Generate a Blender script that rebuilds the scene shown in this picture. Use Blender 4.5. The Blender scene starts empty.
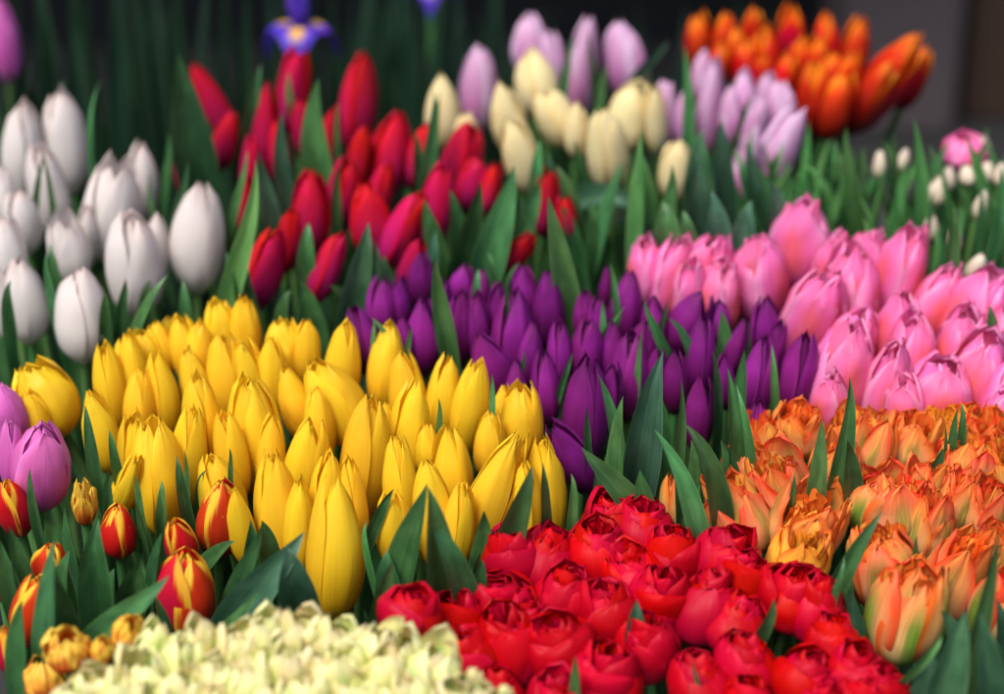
import bpy, math, random
from mathutils import Vector, Matrix, noise
R = math.radians
C = bpy.context.scene.collection
rng = random.Random(7)

# ------------------------------------------------------------------ camera
LENS = 70.0
F = LENS / 36 * 1004
PITCH = R(24)
CAM = Vector((0, 0, 1.05))
XR = Vector((1, 0, 0))
UPV = Vector((0, math.sin(PITCH), math.cos(PITCH)))
FW = Vector((0, math.cos(PITCH), -math.sin(PITCH)))

def depth(v):
    return 1.0 / (0.531 + 0.000414 * v)

def at(u, v, D):
    return CAM + XR * ((u - 502) / F * D) + UPV * ((347 - v) / F * D) + FW * D

# ------------------------------------------------------------------ helpers
def link(o, parent=None):
    C.objects.link(o)
    if parent is not None:
        o.parent = parent
    return o

def tag(o, label=None, cat=None, group=None, kind=None):
    if label: o['label'] = label
    if cat: o['category'] = cat
    if group: o['group'] = group
    if kind: o['kind'] = kind

def mk(name, verts, faces, mat, uvs=None, smooth=True):
    me = bpy.data.meshes.new(name)
    me.from_pydata([tuple(v) for v in verts], [], faces)
    if uvs is not None:
        lay = me.uv_layers.new(name='UVMap')
        for lp in me.loops:
            lay.data[lp.index].uv = uvs[lp.vertex_index]
    if smooth:
        me.polygons.foreach_set('use_smooth', [True] * len(me.polygons))
    me.materials.append(mat)
    me.update()
    return me

def lerp_table(tab, t):
    for i in range(len(tab) - 1):
        a, b = tab[i], tab[i + 1]
        if t <= b[0]:
            k = (t - a[0]) / (b[0] - a[0])
            # catmull-rom for a smooth outline
            p0 = tab[max(i - 1, 0)][1]; p1 = a[1]; p2 = b[1]; p3 = tab[min(i + 2, len(tab) - 1)][1]
            return 0.5 * (2 * p1 + (p2 - p0) * k + (2 * p0 - 5 * p1 + 4 * p2 - p3) * k * k + (3 * p1 - p0 - 3 * p2 + p3) * k ** 3)
    return tab[-1][1]

# ------------------------------------------------------------------ materials
def newmat(name):
    m = bpy.data.materials.new(name); m.use_nodes = True
    nt = m.node_tree; nt.nodes.clear()
    return m, nt

class NB:
    def __init__(s, nt): s.nt = nt
    def n(s, t, **k):
        x = s.nt.nodes.new(t)
        for a, b in k.items(): setattr(x, a, b)
        return x
    def l(s, a, b): s.nt.links.new(a, b)
    def math(s, op, a, b=None, c=None, clamp=False):
        x = s.n('ShaderNodeMath', operation=op); x.use_clamp = clamp
        for i, q in enumerate((a, b, c)):
            if q is None: continue
            if isinstance(q, (int, float)): x.inputs[i].default_value = q
            else: s.l(q, x.inputs[i])
        return x.outputs[0]
    def mix(s, f, a, b, bt='MIX'):
        x = s.n('ShaderNodeMix', data_type='RGBA', blend_type=bt)
        for sock, q in ((x.inputs[0], f), (x.inputs[6], a), (x.inputs[7], b)):
            if isinstance(q, (int, float)): sock.default_value = q
            elif isinstance(q, tuple): sock.default_value = (*q, 1) if len(q) == 3 else q
            else: s.l(q, sock)
        return x.outputs[2]
    def smooth(s, val, lo, hi):
        x = s.n('ShaderNodeMapRange', interpolation_type='SMOOTHSTEP')
        s.l(val, x.inputs[0]); x.inputs[1].default_value = lo; x.inputs[2].default_value = hi
        return x.outputs[0]
    def ramp(s, val, stops):
        x = s.n('ShaderNodeValToRGB'); cr = x.color_ramp
        while len(cr.elements) < len(stops): cr.elements.new(0.5)
        for e, (p, c) in zip(cr.elements, stops):
            e.position = p; e.color = (*c, 1)
        s.l(val, x.inputs[0]); return x.outputs[0]

def petal_mat(name, stops, edge=None, edge_rng=(0.7, 1.0), edge_tip=0.0, streak=0.18, mid=None, mid_rng=(0.0, 0.22),
              mid_amt=0.8, patch=None, transl=0.28, rough=0.42, hue=0.012, val=0.16, sat=1.0, blotch=None, spec=0.3):
    m, nt = newmat(name); b = NB(nt)
    out = b.n('ShaderNodeOutputMaterial'); uv = b.n('ShaderNodeTexCoord'); sx = b.n('ShaderNodeSeparateXYZ')
    b.l(uv.outputs['UV'], sx.inputs[0]); x, y = sx.outputs[0], sx.outputs[1]
    oi = b.n('ShaderNodeObjectInfo'); rnd = oi.outputs['Random']
    off = b.math('MULTIPLY', rnd, 37.0)
    def ns(sxx, syy, scale, detail=3.0):
        cb = b.n('ShaderNodeCombineXYZ')
        b.l(b.math('MULTIPLY', x, sxx), cb.inputs[0]); b.l(b.math('MULTIPLY', y, syy), cb.inputs[1]); b.l(off, cb.inputs[2])
        t = b.n('ShaderNodeTexNoise'); t.inputs['Scale'].default_value = scale; t.inputs['Detail'].default_value = detail
        b.l(cb.outputs[0], t.inputs['Vector']); return t.outputs[0]
    st = ns(34.0, 1.6, 1.0); big = ns(6.0, 1.1, 1.3, 3.0)
    yy = b.math('ADD', y, b.math('MULTIPLY', b.math('SUBTRACT', big, 0.5), 0.25))
    col = b.ramp(yy, stops)
    ax = b.math('MULTIPLY', b.math('ABSOLUTE', b.math('SUBTRACT', x, 0.5)), 2.0)
    if patch:   # soft colour field in the middle of the petal
        pc, x1, y0, y1, amt = patch
        f = b.math('MULTIPLY', b.math('SUBTRACT', 1.0, b.smooth(ax, 0.1, x1)), b.math('MULTIPLY', b.smooth(yy, y0, y0 + 0.2), b.math('SUBTRACT', 1.0, b.smooth(yy, y1, y1 + 0.25))))
        col = b.mix(b.math('MULTIPLY', f, amt), col, pc)
    if mid:
        f = b.math('SUBTRACT', 1.0, b.smooth(b.math('ADD', ax, b.math('MULTIPLY', b.math('SUBTRACT', st, 0.5), 0.35)), mid_rng[0], mid_rng[1]))
        f = b.math('MULTIPLY', f, b.math('SUBTRACT', 1.0, b.smooth(yy, 0.55, 0.95)))
        col = b.mix(b.math('MULTIPLY', f, mid_amt), col, mid)
    if blotch:
        col = b.mix(b.math('MULTIPLY', b.smooth(big, 0.5, 0.68), blotch[1]), col, blotch[0])
    if edge:
        e = b.math('ADD', ax, b.math('MULTIPLY', b.math('SUBTRACT', st, 0.5), 0.5))
        if edge_tip: e = b.math('ADD', e, b.math('MULTIPLY', b.smooth(y, 0.45, 1.0), edge_tip))
        col = b.mix(b.smooth(e, *edge_rng), col, edge)
    s1 = b.math('MULTIPLY_ADD', b.math('SUBTRACT', st, 0.5), streak * 2.2, 1.0)
    hs = b.n('ShaderNodeHueSaturation'); hs.inputs['Saturation'].default_value = sat
    b.l(col, hs.inputs['Color'])
    r2 = b.math('FRACT', b.math('MULTIPLY', rnd, 91.7))
    b.l(b.math('MULTIPLY_ADD', b.math('SUBTRACT', rnd, 0.5), hue * 2, 0.5), hs.inputs['Hue'])
    b.l(b.math('MULTIPLY', s1, b.math('MULTIPLY_ADD', b.math('SUBTRACT', r2, 0.5), val * 2, 1.0)), hs.inputs['Value'])
    p = b.n('ShaderNodeBsdfPrincipled'); p.inputs['Roughness'].default_value = rough
    p.inputs['Specular IOR Level'].default_value = spec
    b.l(hs.outputs[0], p.inputs['Base Color'])
    bp = b.n('ShaderNodeBump'); bp.inputs['Strength'].default_value = 0.35; bp.inputs['Distance'].default_value = 0.001
    b.l(st, bp.inputs['Height']); b.l(bp.outputs[0], p.inputs['Normal'])
    tr = b.n('ShaderNodeBsdfTranslucent'); b.l(hs.outputs[0], tr.inputs[0])
    ms = b.n('ShaderNodeMixShader'); ms.inputs[0].default_value = transl
    b.l(p.outputs[0], ms.inputs[1]); b.l(tr.outputs[0], ms.inputs[2]); b.l(ms.outputs[0], out.inputs[0])
    return m

def leaf_mat(name, c0, c1, edge, rough=0.34, transl=0.16):
    m, nt = newmat(name); b = NB(nt)
    out = b.n('ShaderNodeOutputMaterial'); uv = b.n('ShaderNodeTexCoord'); sx = b.n('ShaderNodeSeparateXYZ')
    b.l(uv.outputs['UV'], sx.inputs[0]); x, y = sx.outputs[0], sx.outputs[1]
    rnd = b.n('ShaderNodeObjectInfo').outputs['Random']; off = b.math('MULTIPLY', rnd, 23.0)
    cb = b.n('ShaderNodeCombineXYZ'); b.l(b.math('MULTIPLY', x, 55.0), cb.inputs[0]); b.l(b.math('MULTIPLY', y, 1.2), cb.inputs[1]); b.l(off, cb.inputs[2])
    t = b.n('ShaderNodeTexNoise'); t.inputs['Scale'].default_value = 1.0; t.inputs['Detail'].default_value = 3; b.l(cb.outputs[0], t.inputs['Vector'])
    cb2 = b.n('ShaderNodeCombineXYZ'); b.l(b.math('MULTIPLY', x, 2.0), cb2.inputs[0]); b.l(b.math('MULTIPLY', y, 5.0), cb2.inputs[1]); b.l(off, cb2.inputs[2])
    t2 = b.n('ShaderNodeTexNoise'); t2.inputs['Scale'].default_value = 1.0; t2.inputs['Detail'].default_value = 3; b.l(cb2.outputs[0], t2.inputs['Vector'])
    col = b.mix(b.smooth(t2.outputs[0], 0.3, 0.72), c0, c1)
    ax = b.math('MULTIPLY', b.math('ABSOLUTE', b.math('SUBTRACT', x, 0.5)), 2.0)
    col = b.mix(b.math('MULTIPLY', b.smooth(ax, 0.90, 1.0), 0.5), col, edge)
    col = b.mix(b.math('MULTIPLY', b.math('SUBTRACT', 1.0, b.smooth(ax, 0.0, 0.09)), 0.08), col, edge)
    hs = b.n('ShaderNodeHueSaturation'); b.l(col, hs.inputs['Color'])
    b.l(b.math('MULTIPLY_ADD', b.math('SUBTRACT', rnd, 0.5), 0.05, 0.5), hs.inputs['Hue'])
    r2 = b.math('FRACT', b.math('MULTIPLY', rnd, 57.3))
    b.l(b.math('MULTIPLY', b.math('MULTIPLY_ADD', b.math('SUBTRACT', t.outputs[0], 0.5), 1.3, 1.0), b.math('MULTIPLY_ADD', r2, 0.9, 0.65)), hs.inputs['Value'])
    p = b.n('ShaderNodeBsdfPrincipled'); p.inputs['Roughness'].default_value = rough; b.l(hs.outputs[0], p.inputs['Base Color'])
    bp = b.n('ShaderNodeBump'); bp.inputs['Strength'].default_value = 0.3; bp.inputs['Distance'].default_value = 0.001
    b.l(t.outputs[0], bp.inputs['Height']); b.l(bp.outputs[0], p.inputs['Normal'])
    tr = b.n('ShaderNodeBsdfTranslucent'); b.l(hs.outputs[0], tr.inputs[0])
    ms = b.n('ShaderNodeMixShader'); ms.inputs[0].default_value = transl
    b.l(p.outputs[0], ms.inputs[1]); b.l(tr.outputs[0], ms.inputs[2]); b.l(ms.outputs[0], out.inputs[0])
    return m

def plain_mat(name, c0, c1, scale=4.0, rough=0.7, bump=0.2, stretch=(1, 1, 1)):
    m, nt = newmat(name); b = NB(nt)
    out = b.n('ShaderNodeOutputMaterial'); tc = b.n('ShaderNodeTexCoord'); mp = b.n('ShaderNodeMapping'); mp.inputs['Scale'].default_value = stretch
    b.l(tc.outputs['Object'], mp.inputs[0])
    t = b.n('ShaderNodeTexNoise'); t.inputs['Scale'].default_value = scale; t.inputs['Detail'].default_value = 6; b.l(mp.outputs[0], t.inputs['Vector'])
    p = b.n('ShaderNodeBsdfPrincipled'); p.inputs['Roughness'].default_value = rough
    b.l(b.mix(b.smooth(t.outputs[0], 0.3, 0.7), c0, c1), p.inputs['Base Color'])
    bp = b.n('ShaderNodeBump'); bp.inputs['Strength'].default_value = bump; bp.inputs['Distance'].default_value = 0.004
    b.l(t.outputs[0], bp.inputs['Height']); b.l(bp.outputs[0], p.inputs['Normal']); b.l(p.outputs[0], out.inputs[0])
    return m

def srgb(r, g, b_):
    f = lambda c: (c / 255 / 12.92) if c / 255 <= 0.04045 else ((c / 255 + 0.055) / 1.055) ** 2.4
    return (f(r), f(g), f(b_))

M = {}
M['yellow'] = petal_mat('yellow_petal', [(0, srgb(205, 185, 60)), (0.16, srgb(246, 196, 34)), (0.7, srgb(252, 212, 48)), (1, srgb(250, 204, 40))],
    streak=0.10, hue=0.008, val=0.09, transl=0.32)
M['purple'] = petal_mat('purple_petal', [(0, srgb(92, 50, 82)), (0.25, srgb(106, 18, 88)), (0.7, srgb(146, 38, 136)), (1, srgb(104, 22, 92))],
    edge=srgb(156, 50, 140), edge_rng=(0.8, 1.15), streak=0.26, val=0.3, transl=0.2, hue=0.02)
M['white'] = petal_mat('white_petal', [(0, srgb(214, 220, 196)), (0.2, srgb(226, 219, 214)), (0.8, srgb(230, 221, 217)), (1, srgb(216, 194, 188))],
    streak=0.05, hue=0.0, val=0.05, transl=0.25, rough=0.5)
M['crimson'] = petal_mat('crimson_petal', [(0, srgb(96, 18, 52)), (0.35, srgb(186, 32, 96)), (0.72, srgb(204, 26, 72)), (1, srgb(212, 22, 52))],
    edge=srgb(210, 16, 40), edge_rng=(0.55, 1.1), streak=0.2, val=0.2, spec=0.2)
M['ivory'] = petal_mat('ivory_petal', [(0, srgb(196, 200, 130)), (0.3, srgb(240, 226, 178)), (1, srgb(244, 226, 170))],
    edge=srgb(238, 206, 140), edge_rng=(0.7, 1.1), streak=0.10, hue=0.006, val=0.07)
M['lilac'] = petal_mat('lilac_petal', [(0, srgb(190, 120, 160)), (0.35, srgb(210, 134, 190)), (1, srgb(234, 190, 222))],
    edge=srgb(234, 206, 232), edge_rng=(0.5, 1.0), streak=0.12, val=0.08)
M['flame'] = petal_mat('flame_petal', [(0, srgb(96, 10, 16)), (0.45, srgb(170, 14, 16)), (0.75, srgb(220, 36, 12)), (1, srgb(250, 130, 18))],
    edge=srgb(252, 150, 22), edge_rng=(1.0, 1.5), edge_tip=0.6, streak=0.25, val=0.14)
M['pink'] = petal_mat('pink_petal', [(0, srgb(206, 110, 160)), (0.3, srgb(238, 98, 172)), (0.8, srgb(248, 124, 186)), (1, srgb(244, 108, 168))],
    patch=(srgb(240, 104, 96), 0.62, 0.2, 0.62, 0.75), edge=srgb(248, 168, 214), edge_rng=(0.5, 1.1), streak=0.14, val=0.12, transl=0.32)
M['tango'] = petal_mat('orange_petal', [(0, srgb(190, 196, 104)), (0.22, srgb(240, 190, 132)), (0.55, srgb(244, 168, 106)), (0.85, srgb(240, 128, 66)), (1, srgb(236, 104, 48))],
    edge=srgb(236, 100, 42), edge_rng=(0.6, 1.1), edge_tip=0.15, mid=srgb(120, 156, 56), mid_rng=(0.05, 0.4), mid_amt=0.7,
    streak=0.16, hue=0.018, val=0.10, blotch=(srgb(250, 200, 84), 0.6))
M['tango_green'] = petal_mat('green_striped_petal', [(0, srgb(150, 180, 80)), (0.3, srgb(238, 196, 136)), (0.6, srgb(246, 176, 108)), (1, srgb(238, 120, 56))],
    edge=srgb(234, 96, 40), edge_rng=(0.55, 1.0), edge_tip=0.2, mid=srgb(104, 150, 48), mid_rng=(0.1, 0.5), mid_amt=0.95, streak=0.2, hue=0.015, val=0.1)
M['tango_yellow'] = petal_mat('yellow_orange_petal', [(0, srgb(200, 200, 90)), (0.3, srgb(248, 206, 90)), (0.7, srgb(252, 196, 66)), (1, srgb(246, 140, 40))],
    edge=srgb(240, 120, 36), edge_rng=(0.8, 1.2), streak=0.2, blotch=(srgb(244, 140, 60), 0.6))
M['tango_core'] = petal_mat('orange_frill', [(0, srgb(246, 170, 80)), (0.5, srgb(250, 160, 70)), (1, srgb(242, 96, 40))],
    edge=srgb(236, 84, 30), edge_rng=(0.55, 1.0), streak=0.3, hue=0.02, val=0.1, blotch=(srgb(254, 204, 84), 0.8), transl=0.4)
M['scarlet'] = petal_mat('scarlet_petal', [(0, srgb(178, 26, 60)), (0.3, srgb(160, 4, 36)), (0.7, srgb(182, 3, 26)), (1, srgb(196, 6, 36))],
    edge=srgb(216, 24, 60), edge_rng=(0.85, 1.25), streak=0.12, hue=0.005, val=0.16, rough=0.45, transl=0.16, spec=0.14)
M['cream'] = petal_mat('cream_petal', [(0, srgb(150, 190, 84)), (0.35, srgb(206, 216, 120)), (0.75, srgb(236, 230, 156)), (1, srgb(244, 238, 186))],
    mid=srgb(140, 194, 80), mid_rng=(0.05, 0.5), mid_amt=0.7, streak=0.14, hue=0.03, val=0.13, blotch=(srgb(244, 216, 140), 0.65))
M['striped'] = petal_mat('striped_petal', [(0, srgb(150, 22, 26)), (0.3, srgb(188, 18, 22)), (0.8, srgb(212, 26, 20)), (1, srgb(226, 60, 24))],
    edge=srgb(248, 196, 56), edge_rng=(0.76, 1.06), edge_tip=0.55, streak=0.12, val=0.08)
M['flushed'] = petal_mat('flushed_petal', [(0, srgb(206, 60, 30)), (0.35, srgb(232, 110, 34)), (0.75, srgb(248, 200, 70)), (1, srgb(252, 216, 84))],
    edge=srgb(250, 210, 80), edge_rng=(0.6, 1.0), streak=0.2, val=0.08, blotch=(srgb(206, 44, 24), 0.85))
M['orchid'] = petal_mat('orchid_petal', [(0, srgb(180, 110, 160)), (0.3, srgb(212, 92, 178)), (1, srgb(230, 122, 196))],
    edge=srgb(230, 140, 214), edge_rng=(0.7, 1.1), streak=0.16, val=0.07)
M['bud'] = petal_mat('pale_bud_petal', [(0, srgb(150, 170, 100)), (0.35, srgb(232, 214, 190)), (1, srgb(240, 224, 208))], streak=0.1, val=0.08)
M['iris'] = petal_mat('iris_petal', [(0, srgb(80, 50, 170)), (0.5, srgb(98, 60, 200)), (1, srgb(80, 48, 176))], streak=0.25, val=0.15,
    patch=(srgb(250, 196, 50), 0.6, 0.15, 0.5, 1.0))
M['iris_plain'] = petal_mat('iris_standard', [(0, srgb(84, 54, 170)), (1, srgb(104, 70, 200))], streak=0.25, val=0.15)
M['leaf'] = leaf_mat('tulip_leaf', (0.028, 0.096, 0.028), (0.062, 0.18, 0.055), (0.16, 0.30, 0.10))
M['leaf_blue'] = leaf_mat('bluish_leaf', (0.028, 0.086, 0.042), (0.060, 0.15, 0.080), (0.14, 0.26, 0.14))
M['leaf_bright'] = leaf_mat('fresh_leaf', (0.05, 0.19, 0.05), (0.10, 0.30, 0.09), (0.25, 0.42, 0.16), transl=0.25)
M['leaf_shaded'] = leaf_mat('shaded_sword_leaf', (0.008, 0.026, 0.014), (0.015, 0.042, 0.022), (0.03, 0.07, 0.035))  # background shade is put into this leaf colour
M['stem'] = leaf_mat('stem_green', (0.06, 0.16, 0.045), (0.10, 0.22, 0.06), (0.10, 0.22, 0.06))
M['pistil'] = plain_mat('pistil', srgb(150, 160, 60), srgb(120, 140, 40), 60)
M['crate'] = plain_mat('black_plastic', (0.012, 0.013, 0.014), (0.02, 0.021, 0.022), 12, 0.5)
M['ground'] = plain_mat('dark_paving', (0.022, 0.022, 0.024), (0.04, 0.039, 0.038), 3, 0.8)
M['wall'] = plain_mat('dark_wall', (0.005, 0.0055, 0.007), (0.010, 0.010, 0.012), 2.5, 0.9)
M['pillar'] = plain_mat('mauve_render', (0.055, 0.044, 0.050), (0.08, 0.062, 0.066), 2.5, 0.9)
M['brown'] = plain_mat('brown_boards', (0.032, 0.014, 0.008), (0.055, 0.026, 0.014), 3, 0.7, stretch=(6, 6, 0.6))
M['shade_cloth'] = plain_mat('added_shade_cloth', (0.03, 0.035, 0.035), (0.045, 0.05, 0.05), 3, 0.9)

# ------------------------------------------------------------------ petals
def petal_mesh(r, mat, kind, layer=1.0, hgt=1.0, bend=(0, 0)):
    """one petal around the +X side; bloom diameter 1, length 1"""
    NU, NV = kind.get('nu', 12), kind.get('nv', 16)
    seed = Vector((r.uniform(0, 99), r.uniform(0, 99), r.uniform(0, 99)))
    ruf = kind['ruffle']; prof = kind['prof']; W = kind['w'] * r.uniform(0.93, 1.07)
    tipw = kind['tip']; op = kind['open'] + r.uniform(-.6, 1) ** 3 * 1.6 * kind['openvar'] - (0 if kind.get('close') == 0 else .02)
    skew = r.uniform(-.10, .10); H = hgt * r.uniform(1 - kind['hvar'], 1 + kind['hvar'] * 0.5)
    fr = r.uniform(2.0, 3.4); ph = r.uniform(0, 6.28)
    vs, uvs = [], []
    for j in range(NV + 1):
        t = j / NV
        Rr = lerp_table(prof, t) * layer * (1 - kind.get('close', .55) * t ** 4 * (1 if layer < .99 else 0))
        if t < 0.45: sh = 0.30 + 0.70 * math.sin(t / 0.45 * math.pi / 2) ** 0.9
        else: sh = max(0.0, 1 - ((t - 0.45) / 0.55) ** tipw) ** kind.get('tipk', 0.85)
        w = W * sh * (0.55 + 0.45 * layer)
        half = min(w / max(Rr, 0.12), 1.5)
        for i in range(NU + 1):
            s = i / NU * 2 - 1
            a = s * half + skew * t * t
            rr = Rr * (1 + kind['flare'] * s * s * math.sin(t * math.pi)) + op * t * t * (1.3 - 0.4 * s * s)
            rr += kind['keel'] * math.exp(-(s / .16) ** 2) * math.sin(math.pi * t)
            n1 = noise.noise(seed + Vector((s * 1.3, t * 2.2, 0)))
            n2 = noise.noise(seed + Vector((s * 4.0, t * 5.0, 7)))
            rr += 0.035 * n1 + ruf * (0.10 * n2 * (0.3 + t) + 0.09 * math.sin(fr * 6.28 * t + ph) * abs(s) ** 3 * t)
            a += ruf * 0.25 * n2 * t
            z = H * t + ruf * 0.07 * n2 * t - H * 0.03 * s * s * t
            # ragged edge at the top
            if t > 0.6: z += kind['rag'] * 0.06 * noise.noise(seed + Vector((s * 9, 3, 1))) * (t - 0.6) / 0.4
            # the petal curls over toward the axis near the tip
            vs.append((rr * math.cos(a) + bend[0] * t * t, rr * math.sin(a) + bend[1] * t * t, z)); uvs.append((i / NU, t))
    fs = [(j * (NU + 1) + i, j * (NU + 1) + i + 1, (j + 1) * (NU + 1) + i + 1, (j + 1) * (NU + 1) + i) for j in range(NV) for i in range(NU)]
    return mk('petal', vs, fs, mat, uvs)

def core_mesh(r, mat, kind):
    """receptacle, pistil and (double kinds) the crumpled inner frills of one bloom"""
    vs, fs, uvs = [], [], []
    def lathe(tab, n=10):
        b0 = len(vs)
        for z, q in tab:
            for i in range(n):
                a = 6.2832 * i / n; vs.append((q * math.cos(a), q * math.sin(a), z)); uvs.append((0.5, min(1, max(0, z))))
        for j in range(len(tab) - 1):
            for i in range(n):
                k = (i + 1) % n; fs.append((b0 + j * n + i, b0 + j * n + k, b0 + (j + 1) * n + k, b0 + (j + 1) * n + i))
    lathe([(-0.01, 0.07), (0.0, 0.11), (0.04, 0.12), (0.07, 0.08), (0.3, 0.06), (0.36, 0.085), (0.38, 0.0)])
    for q in range(kind.get('frills', 0)):
        rad = kind['frill_r'] * math.sqrt((q + 0.5) / kind['frills']); a0 = q * 2.399 + r.uniform(-.3, .3)
        cx, cy = rad * math.cos(a0), rad * math.sin(a0); wd = r.uniform(.13, .2) * kind.get('frill_w', 1); top = kind['frill_h'] * r.uniform(.85, 1.08)
        tw = a0 + math.pi / 2 + r.uniform(-.7, .7); seed = Vector((q * 3.1, r.uniform(0, 50), 0)); b0 = len(vs); NU, NV = 7, 9
        for j in range(NV + 1):
            t = j / NV
            for i in range(NU + 1):
                s = i / NU * 2 - 1
                w = wd * (0.45 + 0.55 * t) * (1 - 0.5 * max(0, t - .7) ** 1.2 * 2)
                n2 = noise.noise(seed + Vector((s * 2.2, t * 3, 0))); n3 = noise.noise(seed + Vector((s * 2.2, t * 3, 9)))
                k = 0.3 + 0.7 * t
                x = cx * k + math.cos(tw) * w * s + .10 * n2 * t + math.cos(a0) * .05 * (s * s - .4) * t
                y = cy * k + math.sin(tw) * w * s + .10 * n3 * t + math.sin(a0) * .05 * (s * s - .4) * t
                vs.append((x, y, 0.05 + (top - .05) * t + .06 * n2 * t - .05 * s * s * t)); uvs.append((i / NU, t))
        fs.extend((b0 + j * (NU + 1) + i, b0 + j * (NU + 1) + i + 1, b0 + (j + 1) * (NU + 1) + i + 1, b0 + (j + 1) * (NU + 1) + i) for j in range(NV) for i in range(NU))
    return mk('bloom', vs, fs, mat, uvs)

def K(**k):
    d = dict(prof=[(0, .10), (.08, .27), (.2, .41), (.38, .48), (.55, .475), (.72, .43), (.88, .33), (1, .16)], w=.52, tip=2.0, ruffle=.12, open=0.0,
             openvar=.02, hvar=.05, keel=.012, flare=.03, rag=.3, layers=[(3, 1.0, 0.0, 1.0), (3, .90, 60, .98)], variants=5)
    d.update(k); return d
SLIM = [(0, .10), (.08, .26), (.2, .385), (.36, .45), (.52, .45), (.7, .40), (.87, .305), (1, .155)]
ROSE = [(0, .15), (.1, .34), (.25, .46), (.45, .5), (.65, .485), (.85, .41), (1, .31)]
PKP = [(0, .12), (.08, .29), (.2, .41), (.4, .48), (.6, .47), (.8, .40), (1, .22)]
OPEN = [(0, .12), (.08, .30), (.2, .42), (.4, .49), (.6, .48), (.8, .43), (1, .33)]
CUPP = [(0, .14), (.08, .32), (.2, .44), (.4, .50), (.6, .49), (.8, .45), (1, .38)]
KIND = {
    'yellow': K(prof=SLIM, w=.50, tip=2.3, rag=.5, keel=.02, openvar=.05, hvar=.07, variants=9),
    'yellow_open': K(prof=PKP, w=.50, tip=2.4, rag=.8, keel=.02, ruffle=.22, openvar=.06, hvar=.09, close=.2),
    'purple': K(prof=SLIM, w=.48, tip=2.0, keel=.03, openvar=.05, hvar=.07),
    'white': K(w=.52, tip=2.3, rag=.2, ruffle=.10, openvar=.05, hvar=.07),
    'white_open': K(prof=OPEN, w=.46, tip=1.8, openvar=.06, hvar=.12, variants=3, close=.2),
    'crimson': K(prof=SLIM, w=.50, tip=2.2, openvar=.06, hvar=.09),
    'ivory': K(w=.52, tip=2.4, openvar=.05, hvar=.08),
    'lilac': K(prof=SLIM, w=.50, tip=2.3, openvar=.07, hvar=.09),
    'flame': K(prof=SLIM, w=.48, tip=2.0, openvar=.07, ruffle=.25, hvar=.09),
    'pink': K(prof=PKP, w=.54, tip=2.4, ruffle=.38, rag=.7, openvar=.09, hvar=.12, layers=[(3, 1.0, 0, 1.0), (3, .90, 60, 1.0), (2, .7, 20, 1.0)], variants=8, close=.2),
    'striped': K(prof=SLIM, w=.52, tip=2.3, rag=.3, openvar=.03, variants=5),
    'flushed': K(prof=PKP, w=.42, tip=2.1, ruffle=.5, rag=1, openvar=.12, hvar=.15, close=0, layers=[(4, 1.0, 0, .95), (4, .78, 45, 1.0)], variants=3),
    'orchid': K(prof=SLIM, w=.54, tip=2.4, ruffle=.2, openvar=.04, variants=3),
    'bud': K(prof=SLIM, variants=2),
    'tango_green': K(prof=PKP, w=.50, tip=2.2, ruffle=.3, rag=1.0, open=.0, openvar=.07, hvar=.12, flare=.04, keel=.03, close=0,
               layers=[(5, 1.0, 0, .96), (4, .78, 40, 1.0)], frills=12, frill_r=.30, frill_h=.92, frill_w=.9, variants=3),
    'tango': K(prof=CUPP, w=.44, tip=2.0, ruffle=.34, rag=1.2, open=.0, openvar=.12, hvar=.16, flare=.03, keel=.02, close=0,
               layers=[(4, 1.0, 0, .94), (5, .80, 40, 1.0)], frills=12, frill_r=.31, frill_h=.88, frill_w=.95, variants=7),
    'tango_yellow': K(prof=CUPP, w=.46, tip=2.1, ruffle=.4, rag=1.4, openvar=.08, hvar=.14, close=0, layers=[(4, 1.0, 0, .94), (5, .80, 40, 1.0)], frills=8, frill_r=.28, frill_h=.92, variants=2),
    'tango_closed': K(prof=SLIM, w=.50, tip=1.8, ruffle=.2, rag=.5, variants=2),
    'scarlet': K(prof=ROSE, w=.56, tip=3.4, tipk=.58, ruffle=.15, rag=.5, open=-.01, openvar=.10, hvar=.13, flare=-.03, keel=0, close=0,
                 layers=[(4, 1.0, 0, .84), (4, .80, 45, .97), (3, .50, 20, 1.0)], frills=4, frill_r=.16, frill_h=.95, frill_w=.8, variants=8),
    'cream': K(prof=PKP, w=.46, tip=1.55, ruffle=.2, rag=.4, open=.02, openvar=.15, hvar=.18, flare=.02, keel=.02, close=0,
               layers=[(4, 1.0, 0, .92), (4, .72, 45, 1.02)], frills=2, frill_r=.15, frill_h=.9, frill_w=1.1, variants=6),
}
KMAT = {'yellow_open': 'yellow', 'white_open': 'white', 'tango_closed': 'tango'}
PROTO = {}
def protos(kind):
    if kind not in PROTO:
        k = KIND[kind]; mat = M[KMAT.get(kind, kind)]; r = random.Random(kind); out = []
        for v in range(k['variants']):
            pet = []; ba = r.uniform(0, 6.28); bm = r.uniform(.02, .16)
            for n, lay, ang, hg in k['layers']:
                for q in range(n):
                    an = R(ang + 360 * q / n + r.uniform(-9, 9))
                    me = petal_mesh(r, mat, k, lay * r.uniform(.97, 1.04), hg, (bm * math.cos(ba - an), bm * math.sin(ba - an)))
                    pet.append((me, an))
            cm = M['tango_core'] if kind in ('tango', 'tango_green') else (mat if k.get('frills') else M['pistil'])
            out.append((core_mesh(r, cm, k), pet))
        PROTO[kind] = out
    return PROTO[kind]

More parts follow.
